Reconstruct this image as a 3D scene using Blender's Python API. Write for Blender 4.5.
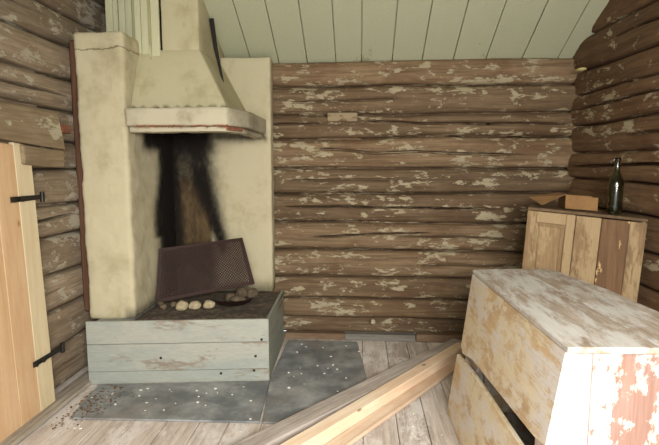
import bpy, bmesh, math, random
from mathutils import Vector, Matrix, noise
random.seed(7)
S = bpy.context.scene
for o in list(bpy.data.objects): bpy.data.objects.remove(o)

# ---------------------------------------------------------------- camera, world, light, exposure
cam_d = bpy.data.cameras.new('camera'); cam = bpy.data.objects.new('camera', cam_d)
S.collection.objects.link(cam); S.camera = cam
cam.location = (0, 0, 1.45)
cam.rotation_euler = (math.radians(90-6.6), 0, math.radians(3.6))
cam_d.sensor_width = 36; cam_d.lens = 495/659*36; cam_d.clip_start = .02

w = bpy.data.worlds.new('overcast_sky'); S.world = w; w.use_nodes = True
bg = w.node_tree.nodes['Background']; bg.inputs[0].default_value = (.86, .93, 1, 1); bg.inputs[1].default_value = 1.6

def area(name, loc, rot, sx, sy, power, col):
    d = bpy.data.lights.new(name, 'AREA'); d.shape = 'RECTANGLE'; d.size = sx; d.size_y = sy
    d.energy = power; d.color = col
    o = bpy.data.objects.new(name, d); o.location = loc; o.rotation_euler = rot
    S.collection.objects.link(o); return o
# daylight falling in through the wide doorway behind the camera
area('doorway_daylight', (.55, -.85, 2.05), (math.radians(53), 0, math.radians(4)), 1.7, 1.5, 250, (1, .985, .95))
S.view_settings.view_transform = 'Standard'; S.view_settings.look = 'None'
S.view_settings.gamma = 1; S.view_settings.use_curve_mapping = False
S.view_settings.exposure = .68

# ---------------------------------------------------------------- material helpers
def srgb(r, g, b):
    f = lambda c: (c/255/12.92) if c/255 <= .04045 else ((c/255+.055)/1.055)**2.4
    return (f(r), f(g), f(b), 1)

class NT:
    def __init__(s, name):
        s.m = bpy.data.materials.new(name); s.m.use_nodes = True; s.t = s.m.node_tree
        s.b = s.t.nodes['Principled BSDF']
    def n(s, ty, **kw):
        x = s.t.nodes.new(ty)
        for k, v in kw.items():
            if k.startswith('i_'):
                key = k[2:]; key = int(key) if key.isdigit() else key
                x.inputs[key].default_value = v
            else: setattr(x, k, v)
        return x
    def l(s, a, b): s.t.links.new(a, b)
    def math(s, op, a, b=None, clamp=False):
        x = s.n('ShaderNodeMath', operation=op, use_clamp=clamp)
        for i, v in enumerate((a, b)):
            if v is None: continue
            if hasattr(v, 'is_output'): s.l(v, x.inputs[i])
            else: x.inputs[i].default_value = v
        return x.outputs[0]
    def mix(s, f, a, b, mode='MIX'):
        x = s.n('ShaderNodeMix', data_type='RGBA', blend_type=mode)
        for i, v in ((0, f), (6, a), (7, b)):
            if hasattr(v, 'is_output'): s.l(v, x.inputs[i])
            else: x.inputs[i].default_value = v
        return x.outputs[2]
    def coord(s, scale=(1, 1, 1), rnd=True):
        tc = s.n('ShaderNodeTexCoord'); v = tc.outputs['Object']
        if rnd:
            oi = s.n('ShaderNodeObjectInfo'); m = s.math('MULTIPLY', oi.outputs['Random'], 23.)
            a = s.n('ShaderNodeVectorMath', operation='ADD'); s.l(v, a.inputs[0]); s.l(m, a.inputs[1]); v = a.outputs[0]
        mp = s.n('ShaderNodeMapping'); mp.inputs['Scale'].default_value = scale; s.l(v, mp.inputs[0]); return mp.outputs[0]
    def noise(s, vec, scale, detail=5, rough=.6, dist=0):
        x = s.n('ShaderNodeTexNoise'); x.inputs['Scale'].default_value = scale; x.inputs['Detail'].default_value = detail
        x.inputs['Roughness'].default_value = rough; x.inputs['Distortion'].default_value = dist; s.l(vec, x.inputs['Vector']); return x.outputs[0]
    def step(s, v, lo, hi):
        x = s.n('ShaderNodeMapRange', clamp=True); x.interpolation_type = 'SMOOTHSTEP'
        x.inputs[1].default_value = lo; x.inputs[2].default_value = hi; s.l(v, x.inputs[0]); return x.outputs[0]
    def attr(s, name): x = s.n('ShaderNodeAttribute'); x.attribute_name = name; return x
    def bump(s, h, dist=.004, strength=.6, prev=None):
        b = s.n('ShaderNodeBump'); b.inputs['Strength'].default_value = strength; b.inputs['Distance'].default_value = dist
        s.l(h, b.inputs['Height'])
        if prev is not None: s.l(prev, b.inputs['Normal'])
        return b.outputs[0]

def stretch(axis, k=.1):
    v = [1, 1, 1]; v['xyz'.index(axis)] = k; return tuple(v)

def wood(name, axis, a, b, stain=None, stain_amt=.5, paint=None, thr=.56, pscale=7, pstretch=.45, soft=.012, rough=.8,
         tint=False, grain=45, knots=False, paint2=None, bumpd=.003, stripe=None):
    N = NT(name)
    g = N.noise(N.coord(stretch(axis, .05)), grain, 7, .65, .4)
    fine = N.noise(N.coord(stretch(axis, .03)), grain*4, 3, .6)
    gs = N.step(N.math('ADD', N.math('MULTIPLY', g, .7), N.math('MULTIPLY', fine, .3)), .33, .67)
    col = N.mix(gs, a, b)
    if stain:
        st = N.noise(N.coord(stretch(axis, .5)), 3.2, 6, .7, .5)
        col = N.mix(N.math('MULTIPLY', N.step(st, .42, .68), stain_amt), col, stain)
    if knots:
        v = N.n('ShaderNodeTexVoronoi'); v.inputs['Scale'].default_value = 5.
        N.l(N.coord(stretch(axis, .55)), v.inputs['Vector'])
        kn = N.step(v.outputs['Distance'], .085, .03)
        col = N.mix(N.math('MULTIPLY', kn, .75), col, srgb(120, 72, 34))
    if tint:
        t = N.attr('tint'); col = N.mix(1, col, t.outputs['Color'], 'MULTIPLY')
    h = gs; nb = N.bump(h, bumpd*.6, .6)
    if paint:
        c = N.coord(stretch(axis, pstretch))
        p = N.noise(c, pscale, 12, .68, .3); big = N.noise(c, pscale*.28, 3, .5)
        hole = N.noise(N.coord(stretch(axis, .3)), 60, 4, .7)
        v = N.math('ADD', N.math('MULTIPLY', p, .66), N.math('MULTIPLY', big, .34))
        v = N.math('ADD', v, N.math('MULTIPLY', N.math('SUBTRACT', hole, .5), .22))
        if stripe:
            tc = N.n('ShaderNodeTexCoord'); sx = N.n('ShaderNodeSeparateXYZ'); N.l(tc.outputs['Object'], sx.inputs[0])
            wv = N.math('MULTIPLY', N.math('SUBTRACT', N.noise(N.coord((1, 1, 1)), 5, 6, .7), .5), .16)
            dd = N.math('ABSOLUTE', N.math('SUBTRACT', N.math('ADD', sx.outputs[0], wv), stripe[0]))
            v = N.math('SUBTRACT', v, N.math('MULTIPLY', N.step(dd, stripe[1], stripe[1]*.4), stripe[2]))
        m = N.step(v, thr-soft, thr+soft)
        pc = paint
        if paint2: pc = N.mix(N.step(N.noise(c, 4, 6, .7), .42, .6), paint, paint2)
        pc = N.mix(N.math('MULTIPLY', N.step(fine, .35, .7), .22), pc, a)
        col = N.mix(m, col, pc)
        nb = N.bump(m, bumpd*.5, .5, nb)
    N.l(col, N.b.inputs['Base Color']); N.b.inputs['Roughness'].default_value = rough
    N.b.inputs['Specular IOR Level'].default_value = .25
    N.l(nb, N.b.inputs['Normal'])
    return N.m

def plaster(name, base, dirt, dirt_amt=.5, soot=False, scale=4, bumpd=.006, crack=None):
    N = NT(name); c = N.coord((1, 1, 1), rnd=False)
    n1 = N.noise(c, scale, 8, .65); n2 = N.noise(c, 38, 6, .7); n3 = N.noise(N.coord((1, 1, .35), rnd=False), 9, 8, .7)
    col = N.mix(N.math('MULTIPLY', N.step(n1, .45, .72), dirt_amt), base, dirt)
    col = N.mix(N.math('MULTIPLY', N.step(n3, .6, .75), dirt_amt*.8), col, dirt)
    if soot:
        at = N.attr('stain'); sp = N.n('ShaderNodeSeparateColor'); N.l(at.outputs['Color'], sp.inputs[0])
        nz = N.math('MULTIPLY', N.math('SUBTRACT', N.noise(N.coord((1, 1, .5), rnd=False), 14, 9, .72), .5), .75)
        bare = N.step(N.math('ADD', sp.outputs[1], nz), .3, .7)
        brick = N.mix(N.step(n3, .4, .62), srgb(118, 96, 66), srgb(86, 70, 50))
        col = N.mix(bare, col, brick)
        sr = N.math('ADD', sp.outputs[0], N.math('MULTIPLY', nz, .75))
        col = N.mix(N.step(sr, .02, 1.0), col, srgb(26, 22, 18))
    if crack:
        tc = N.n('ShaderNodeTexCoord'); sx = N.n('ShaderNodeSeparateXYZ'); N.l(tc.outputs['Object'], sx.inputs[0])
        wv = N.math('MULTIPLY', N.math('SUBTRACT', N.noise(c, 6, 6, .7), .5), .09)
        dd = N.math('ABSOLUTE', N.math('SUBTRACT', N.math('ADD', sx.outputs[2], wv), crack))
        col = N.mix(N.math('MULTIPLY', N.step(dd, .007, .002), .75), col, srgb(92, 84, 62))
    v = N.step(N.noise(c, 22, 8, .75), .63, .70)
    col = N.mix(N.math('MULTIPLY', v, .3), col, dirt)
    N.l(col, N.b.inputs['Base Color']); N.b.inputs['Roughness'].default_value = .92
    N.b.inputs['Specular IOR Level'].default_value = .15
    N.l(N.bump(n2, bumpd*.5, .5, N.bump(n1, bumpd*2, .5)), N.b.inputs['Normal'])
    return N.m

def plain(name, a, b=None, scale=20, rough=.8, metal=0, bumpd=.001):
    N = NT(name)
    n = N.noise(N.coord(), scale, 7, .65)
    N.l(N.mix(N.step(n, .38, .64), a, b or a), N.b.inputs['Base Color'])
    N.b.inputs['Roughness'].default_value = rough; N.b.inputs['Metallic'].default_value = metal
    N.l(N.bump(n, bumpd, .6), N.b.inputs['Normal']); return N.m

PAINT = srgb(160, 148, 120)
M = {}
M['log_x'] = wood('log_wood_along_x', 'x', srgb(92, 74, 54), srgb(134, 112, 86), srgb(88, 62, 40), .6, PAINT, .553, 17, .42, tint=True, bumpd=.004, soft=.018, grain=30)
M['log_y'] = wood('log_wood_along_y', 'y', srgb(88, 66, 46), srgb(124, 98, 72), srgb(84, 56, 36), .6, PAINT, .568, 12, .42, tint=True, bumpd=.006, soft=.018, grain=30)
M['log_left'] = wood('log_wood_left', 'y', srgb(122, 107, 88), srgb(158, 142, 120), srgb(112, 90, 70), .5, srgb(174, 165, 144), .56, 11, .5, tint=True, bumpd=.006, soft=.02)
M['ceil'] = wood('ceiling_paint', 'y', srgb(150, 150, 120), srgb(168, 168, 138), srgb(140, 140, 106), .5, srgb(182, 183, 154), .38, 5, .3, rough=.6, bumpd=.0015, tint=False)
M['floor'] = wood('floor_boards', 'y', srgb(170, 156, 144), srgb(214, 202, 192), srgb(150, 132, 120), .5, srgb(214, 206, 198), .55, 9, .4, soft=.05, tint=True)
M['slate'] = None
M['plaster'] = plaster('whitewashed_plaster', srgb(184, 174, 144), srgb(148, 136, 102), .6, soot=True)
M['plaster_c'] = plaster('cracked_plaster', srgb(184, 174, 144), srgb(148, 136, 102), .6, soot=True, crack=1.79)
M['mantelm'] = plaster('mantel_plaster', srgb(178, 170, 146), srgb(128, 118, 94), .7, soot=True)
M['hood'] = plaster('hood_plaster', srgb(180, 172, 140), srgb(146, 134, 98), .7, soot=True, scale=3)
M['brickred'] = plain('brick', srgb(140, 88, 62), srgb(104, 66, 48), 30)
M['panel'] = wood('panel_boards', 'z', srgb(150, 140, 96), srgb(176, 172, 134), srgb(124, 104, 62), .6, srgb(190, 188, 156), .47, 6, .2, rough=.7)
M['blue'] = wood('pale_blue_paint', 'x', srgb(120, 112, 98), srgb(146, 134, 118), srgb(128, 98, 72), .4, srgb(144, 149, 140), .43, 6, .3, paint2=srgb(158, 158, 146), soft=.03)
M['blue_y'] = wood('pale_blue_paint_side', 'y', srgb(110, 102, 88), srgb(146, 134, 118), srgb(118, 98, 72), .4, srgb(138, 142, 130), .43, 6, .3, paint2=srgb(150, 150, 134), soft=.03)
M['ash'] = plain('ash', srgb(58, 48, 38), srgb(92, 80, 64), 30, .95, bumpd=.01)
M['pine'] = wood('new_pine', 'z', srgb(192, 156, 116), srgb(206, 174, 136), srgb(182, 138, 94), .35, knots=True, rough=.6, grain=25, bumpd=.0008)
M['pine_pale'] = wood('pale_pine', 'z', srgb(200, 180, 142), srgb(212, 196, 162), srgb(190, 164, 122), .3, rough=.6, grain=25, bumpd=.0008)
M['pine_x'] = wood('pine_lumber', 'x', srgb(222, 194, 162), srgb(240, 220, 194), srgb(208, 164, 124), .4, knots=True, rough=.65, grain=25, bumpd=.001)
M['pine_y'] = wood('pine_lumber_dusty', 'x', srgb(200, 172, 144), srgb(224, 202, 178), srgb(180, 140, 106), .5, knots=True, rough=.65, grain=25, bumpd=.001)
M['grey_x'] = wood('weathered_beam', 'x', srgb(150, 138, 128), srgb(196, 184, 172), srgb(126, 112, 102), .5, rough=.85)
M['baseb'] = wood('baseboard_wood', 'x', srgb(104, 84, 64), srgb(138, 114, 90), srgb(84, 62, 44), .5)
M['baseg'] = wood('baseboard_grey', 'x', srgb(96, 92, 84), srgb(128, 124, 114), srgb(100, 92, 80), .5)
M['basel'] = wood('sill_wood', 'y', srgb(128, 116, 102), srgb(176, 166, 150), srgb(100, 88, 74), .55)
M['iron'] = plain('black_iron', srgb(34, 32, 30), srgb(52, 44, 38), 40, .5, .6)
M['rust'] = plain('rusty_iron', srgb(38, 22, 16), srgb(58, 32, 22), 60, .75, .25)
M['stone'] = plain('pale_stone', srgb(176, 162, 130), srgb(146, 130, 102), 30, .9, bumpd=.004)
M['stoned'] = plain('sooty_stone', srgb(98, 84, 64), srgb(70, 58, 44), 30, .9, bumpd=.004)
M['card'] = plain('cardboard', srgb(140, 104, 62), srgb(124, 90, 52), 8, .85)
M['chip'] = plain('paint_flake', srgb(224, 220, 208), srgb(200, 194, 178), 10, .8)
M['crumb'] = plain('rotten_wood_crumbs', srgb(112, 84, 56), srgb(84, 64, 46), 30, .9)
M['dark'] = plain('dark_hole', srgb(24, 20, 16), srgb(34, 28, 22), 20, .9)
M['bin_top'] = wood('bin_lid_wood', 'y', srgb(140, 122, 104), srgb(180, 166, 150), srgb(130, 104, 82), .55, srgb(198, 194, 186), .50, 14, .3, soft=.07)
M['bin_side'] = wood('bin_side_paint', 'y', srgb(194, 164, 122), srgb(208, 184, 148), srgb(158, 128, 98), .55, srgb(214, 200, 170), .475, 11, .5, paint2=srgb(210, 204, 198), soft=.05)
M['bin_front'] = wood('bin_front_paint', 'z', srgb(180, 144, 130), srgb(196, 164, 148), srgb(190, 150, 116), .4, srgb(206, 190, 180), .39, 9, .35, paint2=srgb(196, 166, 152), soft=.03)
M['bin_streak'] = wood('bin_front_streaked', 'z', srgb(122, 94, 84), srgb(144, 114, 102), srgb(140, 100, 70), .4, srgb(206, 186, 174), .41, 26, .6, paint2=srgb(212, 178, 164), soft=.03, stripe=(.0, .085, .17))
M['cab'] = wood('cabinet_wood', 'z', srgb(118, 94, 66), srgb(146, 121, 88), srgb(92, 70, 48), .55, srgb(154, 132, 98), .48, 5, .25, soft=.03)
M['cabd'] = wood('cabinet_stained', 'z', srgb(92, 68, 46), srgb(116, 88, 62), srgb(76, 54, 38), .4, srgb(190, 160, 112), .575, 12, .35)
M['cabt'] = wood('cabinet_top_wood', 'x', srgb(80, 62, 44), srgb(116, 94, 68), srgb(64, 48, 34), .5, srgb(196, 180, 150), .6, 12, .5)

N = NT('slate'); c = N.coord()
n1 = N.noise(c, 5, 8, .65); n2 = N.noise(c, 55, 8, .8)
col = N.mix(N.step(n1, .35, .7), srgb(98, 101, 101), srgb(150, 151, 148))
col = N.mix(N.math('MULTIPLY', N.step(N.noise(c, 2.2, 6, .7), .5, .7), .55), col, srgb(140, 130, 118))
col = N.mix(N.step(N.math('ADD', N.math('MULTIPLY', n2, .7), N.math('MULTIPLY', n1, .3)), .57, .66), col, srgb(172, 170, 164))
N.l(col, N.b.inputs['Base Color']); N.b.inputs['Roughness'].default_value = .6
N.l(N.bump(n2, .002, .6, N.bump(n1, .006, .5)), N.b.inputs['Normal']); M['slate'] = N.m

N = NT('green_glass'); N.b.inputs['Base Color'].default_value = srgb(176, 184, 158)
N.b.inputs['Transmission Weight'].default_value = 1; N.b.inputs['Roughness'].default_value = .12; N.b.inputs['IOR'].default_value = 1.45
M['glass'] = N.m
M['glass'].diffuse_color = (.3, .35, .25, 1)

# ---------------------------------------------------------------- object helpers
def link(name, me, mat, parent=None, smooth=False, keep=False):
    for m in (mat if isinstance(mat, list) else [mat]): me.materials.append(m)
    o = bpy.data.objects.new(name, me); S.collection.objects.link(o)
    if not keep:
        xs = [v.co for v in me.vertices]
        c = Vector(((min(v.x for v in xs)+max(v.x for v in xs))/2, (min(v.y for v in xs)+max(v.y for v in xs))/2, min(v.z for v in xs)))
        me.transform(Matrix.Translation(-c)); o.location = c
    if parent:
        o.location = o.location - wloc(parent); o.parent = parent
    if smooth:
        for p in me.polygons: p.use_smooth = True
    return o
def wloc(o):
    v = Vector(o.location)
    while o.parent: o = o.parent; v += o.location
    return v
def tag(o, label, cat, group=None, kind=None):
    o['label'] = label; o['category'] = cat
    if group: o['group'] = group
    if kind: o['kind'] = kind
    return o
def thing(name, loc, label, cat, group=None):
    o = bpy.data.objects.new(name, None); S.collection.objects.link(o); o.location = loc
    o.empty_display_size = .1
    return tag(o, label, cat, group)
def struct(o): o['kind'] = 'structure'; return o

def bm_prism(bm, pts, vec, bev=.003, seg=1):
    """closed polygon pts (3D, planar) extruded by vec"""
    vec = Vector(vec); n = len(pts)
    a = [bm.verts.new(p) for p in pts]; b = [bm.verts.new(Vector(p)+vec) for p in pts]
    fs = [bm.faces.new(a[::-1]), bm.faces.new(b)]
    for i in range(n): fs.append(bm.faces.new((a[i], a[(i+1) % n], b[(i+1) % n], b[i])))
    bmesh.ops.recalc_face_normals(bm, faces=fs)
    if bev:
        es = list({e for f in fs for e in f.edges})
        bmesh.ops.bevel(bm, geom=es, offset=bev, segments=seg, affect='EDGES', profile=.5)
def bm_box(bm, x0, x1, y0, y1, z0, z1, bev=.003):
    bm_prism(bm, [(x0, y0, z0), (x1, y0, z0), (x1, y1, z0), (x0, y1, z0)], (0, 0, z1-z0), bev)
def fin(bm, name, mat, parent=None, smooth=False, keep=False):
    me = bpy.data.meshes.new(name); bm.to_mesh(me); bm.free()
    return link(name, me, mat, parent, smooth, keep)
def prism(name, mat, pts, vec, parent=None, bev=.003):
    bm = bmesh.new(); bm_prism(bm, pts, vec, bev); return fin(bm, name, mat, parent)
def box(name, mat, x0, x1, y0, y1, z0, z1, parent=None, bev=.003):
    return prism(name, mat, [(x0, y0, z0), (x1, y0, z0), (x1, y1, z0), (x0, y1, z0)], (0, 0, z1-z0), parent, bev)
def bm_tube(bm, pts, r, n=10, radii=None):
    rings = []
    for i, p in enumerate(pts):
        p = Vector(p); a = Vector(pts[max(i-1, 0)]); b = Vector(pts[min(i+1, len(pts)-1)])
        d = (b-a).normalized(); u = d.orthogonal().normalized() if not rings else (u0 - d*u0.dot(d)).normalized()
        u0 = u; v = d.cross(u); rr = radii[i] if radii else r
        rings.append([bm.verts.new(p+(u*math.cos(2*math.pi*k/n)+v*math.sin(2*math.pi*k/n))*rr) for k in range(n)])
    for i in range(len(rings)-1):
        for k in range(n): bm.faces.new((rings[i][k], rings[i][(k+1) % n], rings[i+1][(k+1) % n], rings[i+1][k]))
    bm.faces.new(rings[0][::-1]); bm.faces.new(rings[-1])

def rough_poly(name, mat, poly, z0, z1, parent=None, s=.03, r=.012, amp=.006, stain=None, top=None, seed=0):
    """vertical prism of a convex/concave footprint with dense, noisy, rounded faces. top(x,y)->(x,y) maps the upper footprint"""
    bm = bmesh.new(); n = len(poly)
    a = [bm.verts.new((p[0], p[1], z0)) for p in poly]
    b = [bm.verts.new((q[0], q[1], z1)) for q in (top or poly)]
    bm.faces.new(a[::-1]); bm.faces.new(b)
    for i in range(n): bm.faces.new((a[i], a[(i+1) % n], b[(i+1) % n], b[i]))
    bmesh.ops.recalc_face_normals(bm, faces=bm.faces[:])
    bmesh.ops.bevel(bm, geom=bm.edges[:], offset=r, segments=2, affect='EDGES', profile=.5)
    bmesh.ops.triangulate(bm, faces=[f for f in bm.faces if len(f.verts) > 4])
    for _ in range(9):
        es = [e for e in bm.edges if e.calc_length() > s*1.7]
        if not es: break
        bmesh.ops.subdivide_edges(bm, edges=es, cuts=1)
        bmesh.ops.triangulate(bm, faces=[f for f in bm.faces if len(f.verts) > 4])
    bm.normal_update()
    for v in bm.verts:
        p = v.co*1.0 + Vector((seed, 0, 0))
        v.co += v.normal*(noise.noise(p*4)*amp*.7+noise.noise(p*11)*amp*.5+noise.noise(p*29)*amp*.45)
    me = bpy.data.meshes.new(name); bm.to_mesh(me); bm.free()
    ca = me.color_attributes.new('stain', 'FLOAT_COLOR', 'POINT')
    for i, v in enumerate(me.vertices):
        c = stain(v.co.x, v.co.y, v.co.z) if stain else (0, 0)
        ca.data[i].color = (c[0], c[1], 0, 1)
    return link(name, me, mat, parent, True)

# ---------------------------------------------------------------- structure: log walls
def log_wall(name, axis, face, side, u0, u1, zs, cracks, mat, gable=None, skew=0, bulge=.055, seed=0, du=.035, dz=.0048, tints=None, hole=None):
    """heightfield of hewn logs. axis 'x' or 'y' is the log direction, face = room-side surface, side = direction into the room"""
    zt = zs[-1]; nu = int((u1-u0)/du)+1; nz = int((zt-zs[0])/dz)+1
    co = []; tint = []; rnd = random.Random(seed)
    tv = [rnd.uniform(.74, 1.12) for _ in zs]
    wy = [rnd.uniform(-.012, .012) for _ in zs]; th = [rnd.uniform(-.012, .012) for _ in zs]
    if name == 'wall_back': th[0] = -.055
    for i in range(nu):
        u = u0+(u1-u0)*i/(nu-1)
        zb = [z+ (0 if k in (0, len(zs)-1) else wy[k]*math.sin(u*1.3+k*2)+.012*noise.noise(Vector((u*1.6, k*7.3, seed)))) for k, z in enumerate(zs)]
        k = 0
        for j in range(nz):
            z = zs[0]+(zt-zs[0])*j/(nz-1)
            while k < len(zs)-2 and z > zb[k+1]: k += 1
            s = (z-zb[k])/(zb[k+1]-zb[k])*2-1; s = max(-1, min(1, s))
            d = bulge*(1-abs(s)**6)-.10*(max(0, abs(s)-.92)/.08)**1.1+th[k]
            d += .010*noise.noise(Vector((u*2.2, z*9, seed+k*3.1)))+.004*noise.noise(Vector((u*9, z*40, seed)))
            for (cu0, cz0, cu1, cz1, dep) in cracks:
                if cu0 <= u <= cu1:
                    t = (u-cu0)/(cu1-cu0); cz = cz0+(cz1-cz0)*t+.012*noise.noise(Vector((u*3, cz0*9, 5)))
                    e = abs(z-cz); wd = .011*min(1, t*6+.25, (1-t)*6+.25)
                    if e < wd: d -= dep*2.6*(1-e/wd)**.5
            off = face+skew*(u1-u)+side*(d-bulge)
            co.append((u, off, z) if axis == 'x' else (off, u, z)); tint.append(tv[k])
    faces = []
    for i in range(nu-1):
        u = u0+(u1-u0)*(i+.5)/(nu-1)
        for j in range(nz-1):
            z = zs[0]+(zt-zs[0])*(j+.5)/(nz-1)
            if gable and z > gable(u)+.12: continue
            if hole and hole[0] < u < hole[1] and hole[2] < z < hole[3]: continue
            q = (i*nz+j, (i+1)*nz+j, (i+1)*nz+j+1, i*nz+j+1)
            faces.append(q if (axis == 'x') == (side < 0) else q[::-1])
    me = bpy.data.meshes.new(name); me.from_pydata(co, [], faces); me.update()
    ca = me.color_attributes.new('tint', 'FLOAT_COLOR', 'POINT')
    for i, t in enumerate(tint): ca.data[i].color = (t, t*.985, t*.96, 1)
    o = link(name, me, mat, None, True, keep=True)
    so = o.modifiers.new('thickness', 'SOLIDIFY'); so.thickness = .1; so.offset = -1
    return struct(o)

SL = math.tan(math.radians(28)); YB = 4.12; RIDGE = 2.0; ZR = 2.29+SL*(YB-RIDGE)
def ceil_z(y): return 2.29+SL*(YB-y) if y > RIDGE else ZR-SL*(RIDGE-y)

bz = [0, .15, .32, .514, .736, .981, 1.222, 1.423, 1.671, 1.867, 2.085, 2.288, 2.45]
bc = [(-.9, 1.785, -.33, 1.79, .035), (0, 1.80, 1.66, 1.775, .05), (-.35, 1.585, .2, 1.55, .035), (.1, 1.565, 1.3, 1.53, .045),
      (-.62, 1.112, 1.1, 1.095, .05), (-.4, .85, .55, .90, .045), (.3, .87, 1.2, .85, .03), (-.6, 1.32, .3, 1.34, .02), (.5, .62, 1.3, .63, .02), (-.55, 1.965, .3, 1.975, .018)]
log_wall('wall_back', 'x', 4.09, -1, -2.02, 1.78, bz, bc, M['log_x'], seed=3)
lz = [0, .276, .522, .753, 1.0, 1.21, 1.43, 1.6, 1.81, 2.02, 2.23, 2.44, 2.66, 2.88, 3.1, 3.42]
lc = [(1.2, .63, 3.0, .66, .03), (1.6, 1.1, 3.25, 1.12, .03), (1.0, 1.93, 3.2, 1.90, .03), (.8, 2.33, 2.9, 2.36, .03), (2.3, .13, 3.2, .15, .03)]
log_wall('wall_left', 'y', -1.93, 1, -.36, 4.15, lz, lc, M['log_left'], gable=lambda u: 3.3 if u > 3.42 else ceil_z(u), seed=11, bulge=.06)
rz = [0, .28, .5, .72, .93, 1.14, 1.34, 1.54, 1.75, 1.975, 2.16, 2.41, 2.62, 2.84, 3.05, 3.42]
rc = [(1.5, 1.90, 4.1, 1.875, .06), (2.0, 1.47, 4.1, 1.44, .04), (1.5, 2.28, 3.6, 2.30, .03), (2.4, 1.63, 3.4, 1.65, .02)]
log_wall('wall_right', 'y', 1.66, -1, -.36, 4.13, rz, rc, M['log_y'], gable=ceil_z, skew=.04, seed=21, bulge=.036)
log_wall('wall_front', 'x', -.36, 1, -2.02, 1.9, [0, .25, .5, .75, 1., 1.25, 1.5, 1.75, 2.05, 2.5], [], M['log_x'], seed=31, du=.05, dz=.02, hole=(-1.0, 1.3, -1, 2.2))

# ceiling boards along y on both slopes
def ceiling():
    bm = bmesh.new()
    xs = [-2.0, -1.78, -1.56, -1.34, -1.12, -.90, -.674, -.441, -.208, 0, .245, .483, .728, .985, 1.265, 1.54, 1.80]
    for a, b in zip(xs, xs[1:]):
        j = random.uniform(-.003, .003)
        for ya, yb in ((RIDGE, YB+.02 if a > -1.15 else 3.46), (-.4, RIDGE)):
            za, zb = ceil_z(ya)+j, ceil_z(yb)+j
            bm_prism(bm, [(a+.0035, ya, za), (b-.0035, ya, za), (b-.0035, yb, zb), (a+.0035, yb, zb)], (0, 0, .022), .0018)
    bm_prism(bm, [(-2, RIDGE, ceil_z(RIDGE)+.03), (-1.12, RIDGE, ceil_z(RIDGE)+.03), (-1.12, 3.46, ceil_z(3.46)+.03), (-2, 3.46, ceil_z(3.46)+.03)], (0, 0, .05), 0)
    for xa, ya, yb in ((-1.12, RIDGE, YB+.02), (-2, -.4, RIDGE)):
        bm_prism(bm, [(xa, ya, ceil_z(ya)+.03), (1.8, ya, ceil_z(ya)+.03), (1.8, yb, ceil_z(yb)+.03), (xa, yb, ceil_z(yb)+.03)], (0, 0, .05), 0)
    return struct(fin(bm, 'ceiling', M['ceil'], keep=True))
ceiling()

struct(box('light_block_back', M['baseb'], -2.1, -1.1, 4.13, 4.2, 2.3, 3.45))  # unseen board added behind the chimney recess to keep sky light out
struct(box('light_block_top', M['baseb'], -2.1, -1.1, 3.42, 4.2, 3.45, 3.5))  # unseen cover added over the recess to block sky light from above
struct(box('light_block_front', M['baseb'], -2.1, -1.1, 3.44, 3.46, 2.72, 3.45))  # unseen closing piece above the ceiling edge, added only against light leaks
# floor boards along y
def floor():
    bm = bmesh.new(); x = -2.0; cols = []
    while x < 1.82:
        wd = random.uniform(.165, .2); y = -.45
        while y < 4.15:
            ln = random.uniform(1.5, 2.8); y2 = min(4.2, y+ln)
            n0 = len(bm.verts); z = random.uniform(-.004, 0); t = random.uniform(.82, 1.12)
            bm_box(bm, x+.002, x+wd-.002, y+.001, y2-.001, -.03, z, .002)
            bm.verts.ensure_lookup_table()
            cols += [t]*(len(bm.verts)-n0); y = y2
        x += wd
    n0 = len(bm.verts); bm_box(bm, -2.05, 1.85, -.45, 4.2, -.08, -.031, 0); cols += [.4]*(len(bm.verts)-n0)
    me = bpy.data.meshes.new('floor'); bm.to_mesh(me); bm.free()
    ca = me.color_attributes.new('tint', 'FLOAT_COLOR', 'POINT')
    for i in range(len(me.vertices)): t = cols[i] if i < len(cols) else 1; ca.data[i].color = (t, t, t*.98, 1)
    return struct(link('floor', me, M['floor'], None, False, True))
floor()

# skirting
struct(prism('baseboard_left', M['basel'], [(-1.90, -.3, 0), (-1.90, 3.25, 0), (-1.77, 3.03, 0), (-1.765, -.3, 0)], (0, 0, .03), bev=.012))
struct(box('baseboard_back', M['baseb'], -.625, -.12, 4.0, 4.06, 0, .05, bev=.001))
struct(box('baseboard_back', M['baseg'], -.119, .46, 3.985, 4.06, 0, .055, bev=.001))
struct(box('baseboard_back', M['baseb'], .465, 1.62, 3.98, 4.06, 0, .06, bev=.008))
struct(box('trim_1', wood('dark_post', 'z', srgb(74, 50, 36), srgb(100, 70, 52)), -1.93, -1.846, 3.25, 3.32, .43, 2.27, bev=.015))

# ---------------------------------------------------------------- slate flags
def flag(pts, label, seed):
    bm = bmesh.new(); bm_prism(bm, [(p[0], p[1], .0005) for p in pts], (0, 0, .012), .004)
    tag(fin(bm, 'slate_slab', M['slate']), label, 'slate slab')
flag([(-1.66, 2.59), (-.56, 2.615), (-.60, 3.15), (-1.72, 3.02)], 'wide dark grey slate slab laid in the floor in front of the pale blue hearth', 1)
flag([(-.545, 2.61), (-.12, 2.63), (.05, 2.98), (.045, 3.3), (-.02, 3.93), (-.59, 3.94), (-.605, 3.2)], 'dark grey slate slab in the floor right of the hearth, reaching the back log wall', 2)

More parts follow.
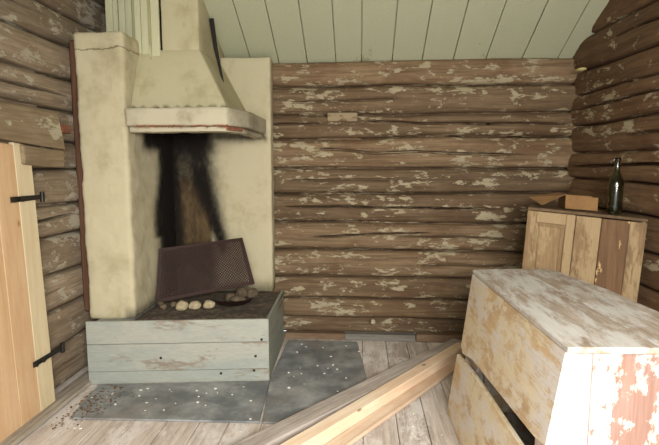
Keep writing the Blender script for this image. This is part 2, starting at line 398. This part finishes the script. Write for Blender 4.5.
# ---------------------------------------------------------------- fireplace
FP = thing('fireplace', (-1.25, 3.5, 0), 'whitewashed plaster open corner fireplace with sooty back and tapered hood on pale blue boarded hearth', 'fireplace')
def gs(x, s): return math.exp(-(x/s)**2)
tab = [(1.75, -1.36, .19), (1.55, -1.335, .17), (1.45, -1.315, .155), (1.25, -1.265, .125), (1.04, -1.20, .095), (.84, -1.14, .065), (.70, -1.13, .03), (0, -1.13, .01)]
def lerp_tab(z):
    if z >= tab[0][0]: return tab[0][1:]
    for (za, xa, wa), (zb, xb, wb) in zip(tab, tab[1:]):
        if z >= zb:
            t = (z-zb)/(za-zb); return xb+(xa-xb)*t, wb+(wa-wb)*t
    return tab[-1][1:]
def stain_back(x, y, z):
    if z > 1.85: return (0, 0)
    cx, wd = lerp_tab(z)
    s = gs(x-cx, wd)*min(1, max(0, (z-.66)/.12))
    s = max(s, gs(min(0, -1.50-x) if x < -1.5 else x+1.5, .07)*(.95 if z > .6 else .6))
    if z > 1.42: s = max(s, min(1, (z-1.42)/.14)*(1 if x < -1.27 else gs(x+1.27, .13)))
    if z > 1.6: s = max(s, .75*gs(z-1.68, .05)*(1 if x < -.75 else 0))
    if z < .6: s = max(s, .55*gs(z-.43, .07))
    if z < .9 and x < -1.12: s = max(s, .75*min(1, (.9-z)/.12)*min(1, (-1.12-x)/.1))
    if x < -1.22: s = max(s, .42+.45*min(1, max(0, (z-1.15)/.35)))
    b = (1 if x < -1.27 else gs(x+1.27, .07))*gs(z-1.0, .45)
    return (s, b)
def stain_left(x, y, z):
    if x < -1.60 or z > 1.75: return (0, 0)
    e = 3.60+.05*math.sin(z*5) if z > .9 else 3.66-.05*(z-.4)
    s = 1/(1+math.exp(-(y-e)/.035))
    if z > 1.5: s = max(s, min(1, (z-1.5)/.1)*min(1, max(0, (y-3.3)/.2)))
    if z < .55: s = max(s, .6*gs(z-.43, .06))
    return (s, 0)
rough_poly('side_wall', M['plaster_c'], [(-1.845, 3.17), (-1.52, 3.17), (-1.52, 4.03), (-1.845, 4.03)], .41, 2.30, FP, s=.03, r=.022, amp=.012, stain=stain_left, seed=3)
rough_poly('back_wall', M['plaster'], [(-1.53, 3.95), (-.715, 3.95), (-.715, 4.07), (-1.53, 4.07)], .41, 2.29, FP, s=.03, r=.014, amp=.006, stain=stain_back, seed=9)
# mantel ring, with a thinner lower lip
def ring(o):
    return [(-1.50+o*.3, 3.12+o), (-.845-o*.4, 3.125+o), (-.755-o, 3.36+o*.3), (-.75-o, 3.95), (-.85, 3.95), (-.86, 3.45), (-.95, 3.30), (-1.515+o*.3, 3.30)]
dk = lambda x, y, z: (.8 if (y > 3.27 and z < 1.78 and x < -.87) else .0, 0)
mt = rough_poly('mantel', M['mantelm'], ring(0), 1.70, 1.815, FP, s=.03, r=.014, amp=.008, stain=dk, seed=1)
rough_poly('mantel_lip', M['mantelm'], ring(.03), 1.662, 1.702, mt, s=.03, r=.008, amp=.009, stain=lambda x, y, z: (.6 if y > 3.27 and x < -.87 else 0, .6 if z > 1.693 else .1), seed=5)
for i in range(9):
    bm = bmesh.new(); x = -1.43+i*.068+random.uniform(-.015, .015); l = random.uniform(.03, .06)
    bm_box(bm, x, x+l, 3.128, 3.17, 1.696, 1.708, .003); fin(bm, 'exposed_brick', M['brickred'], mt)
bm = bmesh.new(); bm_prism(bm, [(-.85, 3.16, 1.672), (-.79, 3.32, 1.672), (-.85, 3.32, 1.672), (-.91, 3.16, 1.672)], (0, 0, .028), .004)
fin(bm, 'exposed_brick', M['brickred'], mt)
rough_poly('hood', M['hood'], [(-1.53, 3.24), (-.86, 3.24), (-.87, 3.95), (-1.53, 3.95)], 1.80, 2.235, FP, s=.04, r=.01, amp=.006,
           stain=lambda x, y, z: (1 if z < 1.81 else 0, 0), top=[(-1.53, 3.42), (-1.105, 3.42), (-1.105, 3.98), (-1.53, 3.98)], seed=2)
rough_poly('chimney', M['hood'], [(-1.365, 3.42), (-1.105, 3.42), (-1.105, 4.06), (-1.365, 4.06)], 2.22, 3.2, FP, s=.05, r=.01, amp=.004, seed=4)
bm = bmesh.new(); xs = [-1.80, -1.745, -1.71, -1.66, -1.61, -1.545, -1.5, -1.43, -1.37]
for a, b in zip(xs, xs[1:]):
    y = (3.52 if b < -1.54 else 3.405)+random.uniform(-.006, .006)
    bm_box(bm, a+.002, b-.002, y, y+.02, 2.28 if b < -1.54 else 2.02+random.uniform(-.1, .06), 2.9, .002)
fin(bm, 'boarded_panel', M['panel'], FP)
box('panel_batten', M['panel'], -1.442, -1.425, 3.39, 3.41, 2.0, 2.8, FP)
# hearth
hz = .43
fl, fr = Vector((-1.795, 3.04, 0)), Vector((-.608, 3.175, 0))
def fpt(t, z): p = fl.lerp(fr, t); return (p.x, p.y, z)
HE = prism('hearth', M['blue'], [(-1.775, 3.062, 0), (-.635, 3.192, 0), (-.65, 3.94, 0), (-1.78, 3.94, 0)], (0, 0, hz-.022), FP, .004)
nrm = Vector((.113, -.994, 0)).normalized()
for z0, z1 in ((0, .085), (.087, .272), (.275, hz)):
    prism('front_board', M['blue'], [fpt(0, z0), fpt(1, z0), fpt(1, z1), fpt(0, z1)], tuple(-nrm*.02), HE, .003)
for z0, z1 in ((0, .2), (.203, hz)):
    prism('side_board', M['blue_y'], [(-.608, 3.178, z0), (-.628, 3.94, z0), (-.628, 3.94, z1), (-.608, 3.178, z1)], (-.02, 0, 0), HE, .003)
for t, z in ((.40, .175), (.925, .175), (.915, .075), (.73, .06), (.96, .29)):
    bm = bmesh.new(); p = Vector(fpt(t, z)); bm_tube(bm, [p+nrm*.0015, p-nrm*.01], .009, 12)
    fin(bm, 'knot_hole', M['dark'], HE)
# ash bed
bm = bmesh.new(); nx, ny = 60, 40; g = []
for i in range(nx+1):
    for j in range(ny+1):
        x = -1.52+(.905)*i/nx; y = 3.08+.86*j/ny; y = max(y, 3.068+.114*(x+1.775)+.012) if j == 0 else y
        e = min(i, nx-i, j, ny-j)/4
        z = .413+min(1, e)*(.012+.012*noise.noise(Vector((x*9, y*9, 0)))+.008*noise.noise(Vector((x*30, y*30, 2))))
        if j < 5: z = min(z, .43)
        g.append(bm.verts.new((x, max(y, 3.085+.114*(x+1.775)), z)))
for i in range(nx):
    for j in range(ny): 
        a = i*(ny+1)+j; bm.faces.new((g[a], g[a+ny+1], g[a+ny+2], g[a+1]))
fin(bm, 'ash_bed', M['ash'], HE, True)

# rusty fire screen leaning over the embers
def screen():
    BL = Vector((-1.485, 3.43, .45)); BR = Vector((-.795, 3.63, .555)); TR = Vector((-.925, 3.80, .885)); TL = Vector((-1.49, 3.54, .835))
    T = thing('fire_screen', (BL+BR)/2, 'rusty iron fire screen of wire mesh in flat frame, leaning tilted in the fireplace', 'fire screen')
    n = (BR-BL).cross(TL-BL).normalized()
    def P(u, v): return BL.lerp(BR, u).lerp(TL.lerp(TR, u), v)
    bw, bh = .045, .07
    bm = bmesh.new()
    for q in ([(0, 0), (1, 0), (1, bh), (0, bh)], [(0, 1-bh), (1, 1-bh), (1, 1), (0, 1)], [(0, bh), (bw, bh), (bw, 1-bh), (0, 1-bh)], [(1-bw, bh), (1, bh), (1, 1-bh), (1-bw, 1-bh)]):
        bm_prism(bm, [P(*a) for a in q], tuple(n*.006), .001)
    fin(bm, 'frame', M['rust'], T)
    bm = bmesh.new(); W_, H_ = .68, .36; p = .020; hw = .0034
    def strip(x0, y0, x1, y1):
        a = P(x0/W_, y0/H_); b = P(x1/W_, y1/H_); d = (b-a)
        if d.length < 1e-4: return
        s = d.normalized().cross(n)*hw
        vs = [bm.verts.new(a+s+n*k) for k in (0, .003)]+[bm.verts.new(a-s+n*k) for k in (.003, 0)]
        ws = [bm.verts.new(b+s+n*k) for k in (0, .003)]+[bm.verts.new(b-s+n*k) for k in (.003, 0)]
        for i in range(4): bm.faces.new((vs[i], vs[(i+1) % 4], ws[(i+1) % 4], ws[i]))
    X0, X1, Y0, Y1 = .02, W_-.02, .015, H_-.015
    k = -int(H_/p)
    while k*p < W_:
        c = k*p                     # y = x - c   and   y = -(x - c') 
        xa = max(X0, c+Y0); xb = min(X1, c+Y1)
        if xb > xa: strip(xa, xa-c, xb, xb-c)
        c2 = c+H_
        xa = max(X0, c2-Y1); xb = min(X1, c2-Y0)
        if xb > xa: strip(xa, c2-xa, xb, c2-xb)
        k += 1
    fin(bm, 'wire_mesh', M['rust'], T)
screen()

def stone(c, r, mat, label, group, seed, sq=(1, 1, .85)):
    bm = bmesh.new(); bmesh.ops.create_icosphere(bm, subdivisions=3, radius=1)
    for v in bm.verts:
        k = 1+.22*noise.noise(v.co*1.3+Vector((seed, 0, 0)))+.06*noise.noise(v.co*4+Vector((seed, 3, 0)))
        v.co = Vector((v.co.x*sq[0], v.co.y*sq[1], v.co.z*sq[2]))*k*r+Vector(c)
    return tag(fin(bm, 'stone', mat, None, True), label, 'stone', group)
stone((-1.265, 3.36, .455), .043, M['stone'], 'pale rounded stone on the hearth, leftmost of the three pale ones under the fire screen', 'stones in the fireplace', 1)
stone((-1.185, 3.40, .450), .040, M['stone'], 'pale rounded stone on the hearth, middle of the three pale ones under the fire screen', 'stones in the fireplace', 5, (1.05, 1, .8))
stone((-1.085, 3.42, .452), .042, M['stone'], 'pale flattened stone on the hearth, rightmost of the three pale ones under the fire screen', 'stones in the fireplace', 9, (1.1, 1, .75))
stone((-.965, 3.56, .462), .045, M['stoned'], 'sooty stone behind the rusty curved plate, leftmost of the dark ones', 'sooty stones in the fireplace', 12)
stone((-.905, 3.66, .48), .048, M['stoned'], 'sooty stone holding up the lower right edge of the fire screen', 'sooty stones in the fireplace', 15)
stone((-.825, 3.66, .475), .045, M['stoned'], 'sooty stone under the right corner of the fire screen, nearest the fireplace edge', 'sooty stones in the fireplace', 18)
stone((-.895, 3.50, .470), .046, M['stoned'], 'sooty flat stone lying in the curved rusty plate', 'sooty stones in the fireplace', 21, (1.4, 1, .6))
for i, (x, y) in enumerate(((-1.44, 3.42), (-1.40, 3.36), (-1.35, 3.43))):
    stone((x, y, .445), .026, M['stoned'], ('small charred lump left of the pale stones, nearest the side wall', 'small charred lump left of the pale stones, nearest the hearth front', 'small charred lump beside the leftmost pale stone')[i], 'charred lumps on the hearth', 30+i)
# curved rusty plate
bm = bmesh.new(); g = []; n1_, n2_ = 22, 8
for i in range(n1_+1):
    a = math.radians(-150+130*i/n1_)
    for j in range(n2_+1):
        r = .085+.075*j/n2_
        g.append(bm.verts.new((-.93+r*1.05*math.cos(a), 3.50+r*math.sin(a)*.95, .445+.05*(j/n2_)**2+.006*noise.noise(Vector((i*.4, j*.4, 0))))))
for i in range(n1_):
    for j in range(n2_):
        a = i*(n2_+1)+j; bm.faces.new((g[a], g[a+n2_+1], g[a+n2_+2], g[a+1]))
bmesh.ops.solidify(bm, geom=bm.faces[:], thickness=.004)
tag(fin(bm, 'rusty_plate', M['rust'], None, True), 'curved rusty iron plate lying on the hearth below the right end of the fire screen', 'iron plate')
# bar by the chimney
bm = bmesh.new(); bm_tube(bm, [(-1.085, 3.66, 2.50), (-1.06, 3.66, 2.30), (-1.01, 3.66, 2.05)], .01, 8, radii=[.018, .015, .007])
tag(fin(bm, 'charred_stick', M['dark']), 'dark pointed stick hanging beside the chimney at the ceiling edge', 'stick')

# ---------------------------------------------------------------- left wall things
DR = thing('door_leaf', (-1.87, 2.3, .03), 'new pine plank door leaf with two black iron straps standing against the left log wall', 'door')
def leaf(y0, y1, mat):
    x0, x1 = -1.838, -1.890
    return prism('plank', mat, [(x0, y0, .031), (x0, y1, .031), (x1, y1, 1.56), (x1, y0, 1.575)], (-.028, 0, 0), DR, .002)
leaf(2.613, 2.75, M['pine_pale'])
for a, b in ((2.45, 2.611), (2.27, 2.448), (2.10, 2.268), (1.92, 2.098)): leaf(a, b, M['pine'])
for z, ya, yb in ((1.265, 2.54, 2.80), (.325, 2.58, 2.85)):
    x = -1.837-.052*(z-.03)/1.53
    bm = bmesh.new()
    bm_prism(bm, [(x+.001, ya, z-.016), (x+.001, yb, z-.013), (x+.001, yb, z+.013), (x+.001, ya, z+.016)], (.008, 0, 0), .002)
    h = fin(bm, 'hinge_strap', M['iron'], DR)
    bm = bmesh.new(); bm_tube(bm, [(x+.006, yb+.005, z-.03), (x+.006, yb+.005, z+.03)], .013, 12); fin(bm, 'hinge_eye', M['iron'], h)
    for y in (ya+.015, ya+.08):
        bm = bmesh.new(); bm_tube(bm, [(x+.008, y, z), (x+.018, y, z)], .016, 8); fin(bm, 'bolt', M['iron'], h)

def hewn(name, pts, t, mat, label, cat, group=None):
    bm = bmesh.new(); bm_prism(bm, [(-1.90, y, z) for y, z in pts], (t, 0, 0), .01, 2)
    o = fin(bm, name, mat); return tag(o, label, cat, group)
N_ = wood('hewn_board', 'y', srgb(118, 101, 78), srgb(150, 132, 104), srgb(104, 84, 60), .5, srgb(172, 164, 138), .57, 7, .5, soft=.02)
hewn('hewn_board', [(2.15, 1.60), (2.50, 1.585), (2.8, 1.562), (3.045, 1.548), (2.985, 1.765), (2.6, 1.775), (2.15, 1.77)], .045, N_, 'grey hewn board with slanted end on the left log wall, above the door leaf', 'board', 'hewn boards on the left wall')
hewn('hewn_board', [(2.66, 1.455), (2.85, 1.44), (3.035, 1.435), (3.042, 1.49), (3.036, 1.543), (2.9, 1.545), (2.66, 1.565)], .035, N_, 'short split board beside the top corner of the door leaf, below the wider hewn board', 'board', 'hewn boards on the left wall')
tag(box('brick', M['brickred'], -1.94, -1.90, 3.08, 3.185, 1.655, 1.71), 'orange brick in the gap between hewn board and fireplace', 'brick')

# ---------------------------------------------------------------- back wall details
N_ = wood('patch_wood', 'x', srgb(96, 76, 54), srgb(122, 98, 72), srgb(84, 58, 40), .5, srgb(146, 130, 102), .5, 20, .4)
tag(box('wooden_patch', N_, -.272, -.03, 4.045, 4.09, 1.80, 1.87, bev=.006), 'light brown wooden block let into a notch of the upper back log wall', 'wooden block')
stone((.112, 4.04, .145), .019, M['stone'], 'small white mortar lump stuck in the lowest joint of the back log wall', None, 44, (1, .6, 1.2))['category'] = 'mortar lump'
bm = bmesh.new(); bmesh.ops.create_icosphere(bm, subdivisions=3, radius=1)
for v in bm.verts: v.co = Vector((1.615+v.co.x*.034, 3.86+v.co.y*.05, 2.15+v.co.z*.012*(1+.3*noise.noise(v.co*2))))
tag(fin(bm, 'moss_tuft', plain('dry_tuft', srgb(206, 194, 130), srgb(182, 166, 108), 40), None, True), 'pale yellow tuft sticking out of the joint high in the right corner', 'tuft')

# ---------------------------------------------------------------- old cabinet in the right corner
FR_, FL_, BR_, BL_ = Vector((1.672, 2.97, 0)), Vector((1.059, 3.2, 0)), Vector((1.655, 3.44, 0)), Vector((1.215, 3.60, 0))
CW = (FL_-FR_).length; ang = math.atan(.048/CW)
def cb(x, y, z):
    """x metres from the right corner leftwards, y depth behind the front, z height at the right corner"""
    t = x/CW; f = FR_.lerp(FL_, t); b = BR_.lerp(BL_, t); p = f.lerp(b, y/.45)
    k = (1.139-z)*.05; d = (FL_-FR_).normalized()*k
    return Vector((p.x+d.x, p.y+d.y, z+x*math.tan(ang)))
CB = thing('old_cabinet', (1.33, 3.2, 0), 'tan wooden cabinet with panelled door and one dark plank, standing in the right corner', 'cabinet')
def cbox(name, mat, x0, x1, y0, y1, z0, z1, parent=CB, bev=.003):
    bm = bmesh.new()
    p = [cb(x1, y0, z0), cb(x0, y0, z0), cb(x0, y1, z0), cb(x1, y1, z0)]
    q = [cb(x1, y0, z1), cb(x0, y0, z1), cb(x0, y1, z1), cb(x1, y1, z1)]
    a = [bm.verts.new(v) for v in p]; b = [bm.verts.new(v) for v in q]
    bm.faces.new(a[::-1]); bm.faces.new(b)
    for i in range(4): bm.faces.new((a[i], a[(i+1) % 4], b[(i+1) % 4], b[i]))
    bmesh.ops.recalc_face_normals(bm, faces=bm.faces[:])
    bmesh.ops.bevel(bm, geom=bm.edges[:], offset=bev, segments=1, affect='EDGES')
    return fin(bm, name, mat, parent)
cbox('top_board', M['cabt'], 0, CW, .003, .45, 1.121, 1.139)
cbox('side_panel', M['cab'], .001, .018, .02, .44, .05, 1.12)
cbox('side_panel', M['cab'], CW-.018, CW-.001, .02, .44, .0, 1.12)
cbox('back_panel', M['cabd'], .02, CW-.02, .425, .44, .05, 1.12)
cbox('bottom_board', M['cabd'], .02, CW-.02, .02, .42, .06, .08)
for x0, x1, m in ((.002, .088, 'cab'), (.090, .235, 'cabd'), (.238, .375, 'cab')):
    o = cbox('front_plank', M[m], x0, x1, 0, .02, .05, 1.118+random.uniform(-.006, .0))
    if m == 'cabd': o['label'] = 'dark brown stained plank with flaking paint'
fd = cbox('door', M['cab'], .380, CW-.001, .01, .02, .08, 1.118)
cbox('stile', M['cab'], .380, .430, -.008, .009, .08, 1.118, fd)
cbox('stile', M['cab'], CW-.055, CW-.001, -.008, .009, .08, 1.118, fd)
cbox('rail', M['cab'], .431, CW-.056, -.008, .009, 1.05, 1.118, fd)
cbox('rail', M['cab'], .431, CW-.056, -.008, .009, .08, .17, fd)
cbox('door_panel', M['cab'], .45, CW-.075, 0, .0095, .2, 1.03, fd, .006)
for x, y in ((.03, .04), (.03, .38), (CW-.05, .04), (CW-.05, .38)):
    p = cb(x, y, .06 if x < .1 else .01)
    box('foot', M['cabd'], p.x-.02, p.x+.02, p.y-.02, p.y+.02, 0, p.z+.02, CB)

def topz(x): return 1.139+(1.672-x)*.078
# bottle
prof = [(.0, .004), (.034, .0), (.041, .008), (.0425, .03), (.0425, .185), (.040, .205), (.032, .228), (.021, .252), (.0165, .275), (.0148, .315), (.0148, .322), (.0185, .325), (.0185, .342), (.0150, .345)]
inner = [(.0115, .345), (.0115, .30), (.0135, .27), (.0185, .25), (.0295, .225), (.038, .200), (.0395, .18), (.0395, .03), (.036, .014), (.0, .02)]
bm = bmesh.new(); rings = []; K = 28; bx, by = 1.575, 3.17
for r, z in prof+inner:
    if r == 0: rings.append([bm.verts.new((bx, by, z))]); continue
    rings.append([bm.verts.new((bx+r*math.cos(2*math.pi*k/K), by+r*math.sin(2*math.pi*k/K), z)) for k in range(K)])
for a, b in zip(rings, rings[1:]):
    for k in range(K):
        vs = [a[k % len(a)], a[(k+1) % len(a)], b[(k+1) % len(b)], b[k % len(b)]]
        vs = list(dict.fromkeys(vs))
        if len(vs) > 2: bm.faces.new(vs)
bmesh.ops.recalc_face_normals(bm, faces=bm.faces[:])
bt = fin(bm, 'glass_bottle', M['glass'], None, True); bt.location.z = topz(bx)+.004
tag(bt, 'tall dark green glass bottle standing on the old cabinet in the corner', 'bottle')

# cardboard box with an open flap
CX = thing('cardboard_box', (1.42, 3.35, topz(1.42)), 'open brown cardboard box with one flap folded out, lying on the old cabinet', 'cardboard box')
def tp(x, y, h): return Vector((x, y, topz(x)+.005+h))
def cpl(name, a, b, c, d, v): return prism(name, M['card'], [tp(*a), tp(*b), tp(*c), tp(*d)], v, CX, .001)
Q = [(1.32, 3.28), (1.52, 3.27), (1.55, 3.42), (1.36, 3.50)]
for k in range(4):
    p, q = Q[k], Q[(k+1) % 4]; d = Vector((q[1]-p[1], p[0]-q[0], 0)).normalized()*-.004
    cpl('box_wall', (*p, 0), (*q, 0), (*q, .085), (*p, .09), tuple(d))
cpl('box_bottom', (*Q[0], .001), (*Q[1], .001), (*Q[2], .001), (*Q[3], .001), (0, 0, .004))
cpl('flap', (1.36, 3.49, .092), (1.32, 3.27, .092), (1.155, 3.23, .012), (1.13, 3.40, .05), (0, 0, .004))

# ---------------------------------------------------------------- leaning bin in the foreground
BN = thing('wooden_bin', (.93, 2.2, 0), 'large wooden bin with flaking white paint, plank lid and slot in its slanted side', 'wooden bin')
Zt = .87
lid = [((.628, 2.765), (.915, 2.81), (.965, 1.585), (.668, 1.575)), ((.919, 2.81), (1.075, 2.80), (1.165, 2.35), (1.19, 2.0), (1.25, 1.59), (.969, 1.585))]
for q in lid:
    prism('lid_board', M['bin_top'], [(x, y, Zt-.022) for x, y in q], (0, 0, .022), BN, .004)
def sx(y, z):     # slanted left side
    t = (y-1.6)/(2.755-1.6); xt = .674-.046*t; xb = .545-.025*t
    return xb+(xt-xb)*(z/.87)
def side(name, pts, mat, t=.02, parent=BN):
    return prism(name, mat, [(sx(y, z)+.001, y, z) for y, z in pts], (t, 0, 0), parent, .003)
side('upper_side_panel', [(2.76, .846), (1.60, .846), (1.60, .515), (1.70, .495), (2.52, .445), (2.70, .405), (2.755, .43)], M['bin_side'])
side('lower_side_panel', [(2.805, .364), (2.44, .395), (1.72, .412), (1.60, .42), (1.60, .003), (2.83, .003)], M['bin_side'])
side('side_rail', [(2.745, .36), (2.55, .36), (2.50, .45), (2.745, .45)], M['bin_front'], .035)
for o in BN.children:
    if o.name.startswith('side_rail'): o.location.x += .045
# corner posts
for (x, y) in ((.70, 2.72), (.705, 1.66), (1.03, 2.72), (1.16, 1.66)):
    box('corner_post', M['bin_side'], x, x+.04, y-.02, y+.02, .002, .845, BN)
box('slot_end_block', M['bin_front'], .645, .70, 1.62, 1.76, .36, .56, BN)
# front boards: follow the slant on the left
prism('front_board', M['bin_front'], [(sx(1.6, 0)+.028, 1.605, .002), (.76, 1.605, .002), (.76, 1.605, .844), (sx(1.6, .84)+.022, 1.605, .844)], (0, .02, 0), BN, .002)
fb = box('front_board', M['bin_streak'], .763, 1.03, 1.607, 1.627, .002, .844, BN, .002); fb['label'] = 'white front board with flaked pink brown streak'
box('front_board', M['bin_front'], 1.033, 1.235, 1.605, 1.625, .002, .844, BN, .002)
prism('back_panel', M['bin_side'], [(.655, 2.76, .845), (1.06, 2.76, .845), (1.06, 2.76, .003), (.57, 2.76, .003)], (0, .02, 0), BN, .002)
prism('right_side_panel', M['bin_side'], [(1.06, 2.78, .003), (1.15, 2.35, .003), (1.17, 2.0, .003), (1.235, 1.6, .003), (1.255, 1.6, .003), (1.195, 2.0, .003), (1.17, 2.35, .003), (1.08, 2.79, .003)], (0, 0, .842), BN, .002)
prism('bottom_board', M['bin_top'], [(.60, 1.64, .03), (1.22, 1.64, .03), (1.05, 2.74, .03), (.58, 2.74, .03)], (0, 0, .02), BN, .002)

# ---------------------------------------------------------------- loose planks on the floor
def plank(name, a, b, wd, h, mat, label, group=None, z0=.001):
    """a, b = far top edge on the left side; width towards the right"""
    a, b = Vector(a), Vector(b); d = b-a; L = d.length; an = math.atan2(d.y, d.x)
    bm = bmesh.new(); bm_box(bm, 0, L, -wd, 0, 0, h, .004)
    me = bpy.data.meshes.new(name); bm.to_mesh(me); bm.free(); me.transform(Matrix.Translation((-L/2, 0, 0)))
    me.materials.append(mat)
    o = bpy.data.objects.new(name, me); S.collection.objects.link(o); m = (a+b)/2; o.location = (m.x, m.y, z0); o.rotation_euler = (0, 0, an)
    return tag(o, label, 'plank', group)
def ext(p, q, t0, t1): p, q = Vector(p), Vector(q); return (p+(q-p)*t0, p+(q-p)*t1)
a, b = ext((-.643, 2.296), (.776, 3.955), -.35, .985); plank('timber_beam', a, b, .125, .06, M['grey_x'], 'grey weathered beam lying on the floor, farthest left of the three timbers')
a, b = ext((-.383, 2.278), (.775, 3.786), -.35, .985); plank('timber_beam', a, b, .085, .085, M['pine_x'], 'light pine beam lying on the floor between the grey beam and the thin pine board', z0=.003)
a, b = ext((-.190, 2.366), (.745, 3.635), -.45, .975); plank('pine_board', a, b, .088, .022, M['pine_y'], 'thin light pine board on the floor, rightmost of the three timbers, nearest the bin', z0=.004)

# ---------------------------------------------------------------- litter on the floor
def litter(name, mat, spots, smin, smax, label, cat):
    bm = bmesh.new()
    for x, y, z in spots:
        r = random.uniform(smin, smax); k = random.randint(4, 6); a0 = random.uniform(0, 6)
        pts = [(x+r*random.uniform(.6, 1.2)*math.cos(a0+i*2*math.pi/k)*1.3, y+r*random.uniform(.6, 1.2)*math.sin(a0+i*2*math.pi/k), z) for i in range(k)]
        bm_prism(bm, pts, (0, 0, random.uniform(.002, .005)), 0)
    return tag(fin(bm, name, mat), label, cat, None, 'stuff')
sp = [(random.gauss(-1.2, .3), random.gauss(2.85, .12), .013) for _ in range(34)]
sp = [(x, y, z) for x, y, z in sp if -1.66 < x < -.6 and 2.63 < y < 3.03+.1*(x+1.7)]
sp += [(random.uniform(-.5, .0), random.uniform(3., 3.85), .013) for _ in range(20)]
sp += [(random.uniform(-1.7, .2), random.uniform(2.2, 2.55), .0015) for _ in range(16)]
sp += [(random.gauss(.2, .2), random.gauss(2.6, .2), .0015) for _ in range(20)]
sp = [(x, y, z) for x, y, z in sp if not -.03 < (x+.643)*.76-(y-2.296)*.65 < .40 and x < .48]
litter('paint_flakes', M['chip'], sp, .003, .009, 'white flakes of paint and plaster scattered over the floor and slate slabs', 'paint flakes')
sp = [(random.gauss(-1.62, .07), random.gauss(2.78, .14), .013) for _ in range(210)]
sp = [(x, y, z if x > -1.66 else .0015) for x, y, z in sp if x > -1.745 and y < 3.02]
litter('wood_crumbs', M['crumb'], sp, .002, .007, 'brown rotten wood crumbs on the floor between door leaf and hearth', 'crumbs')
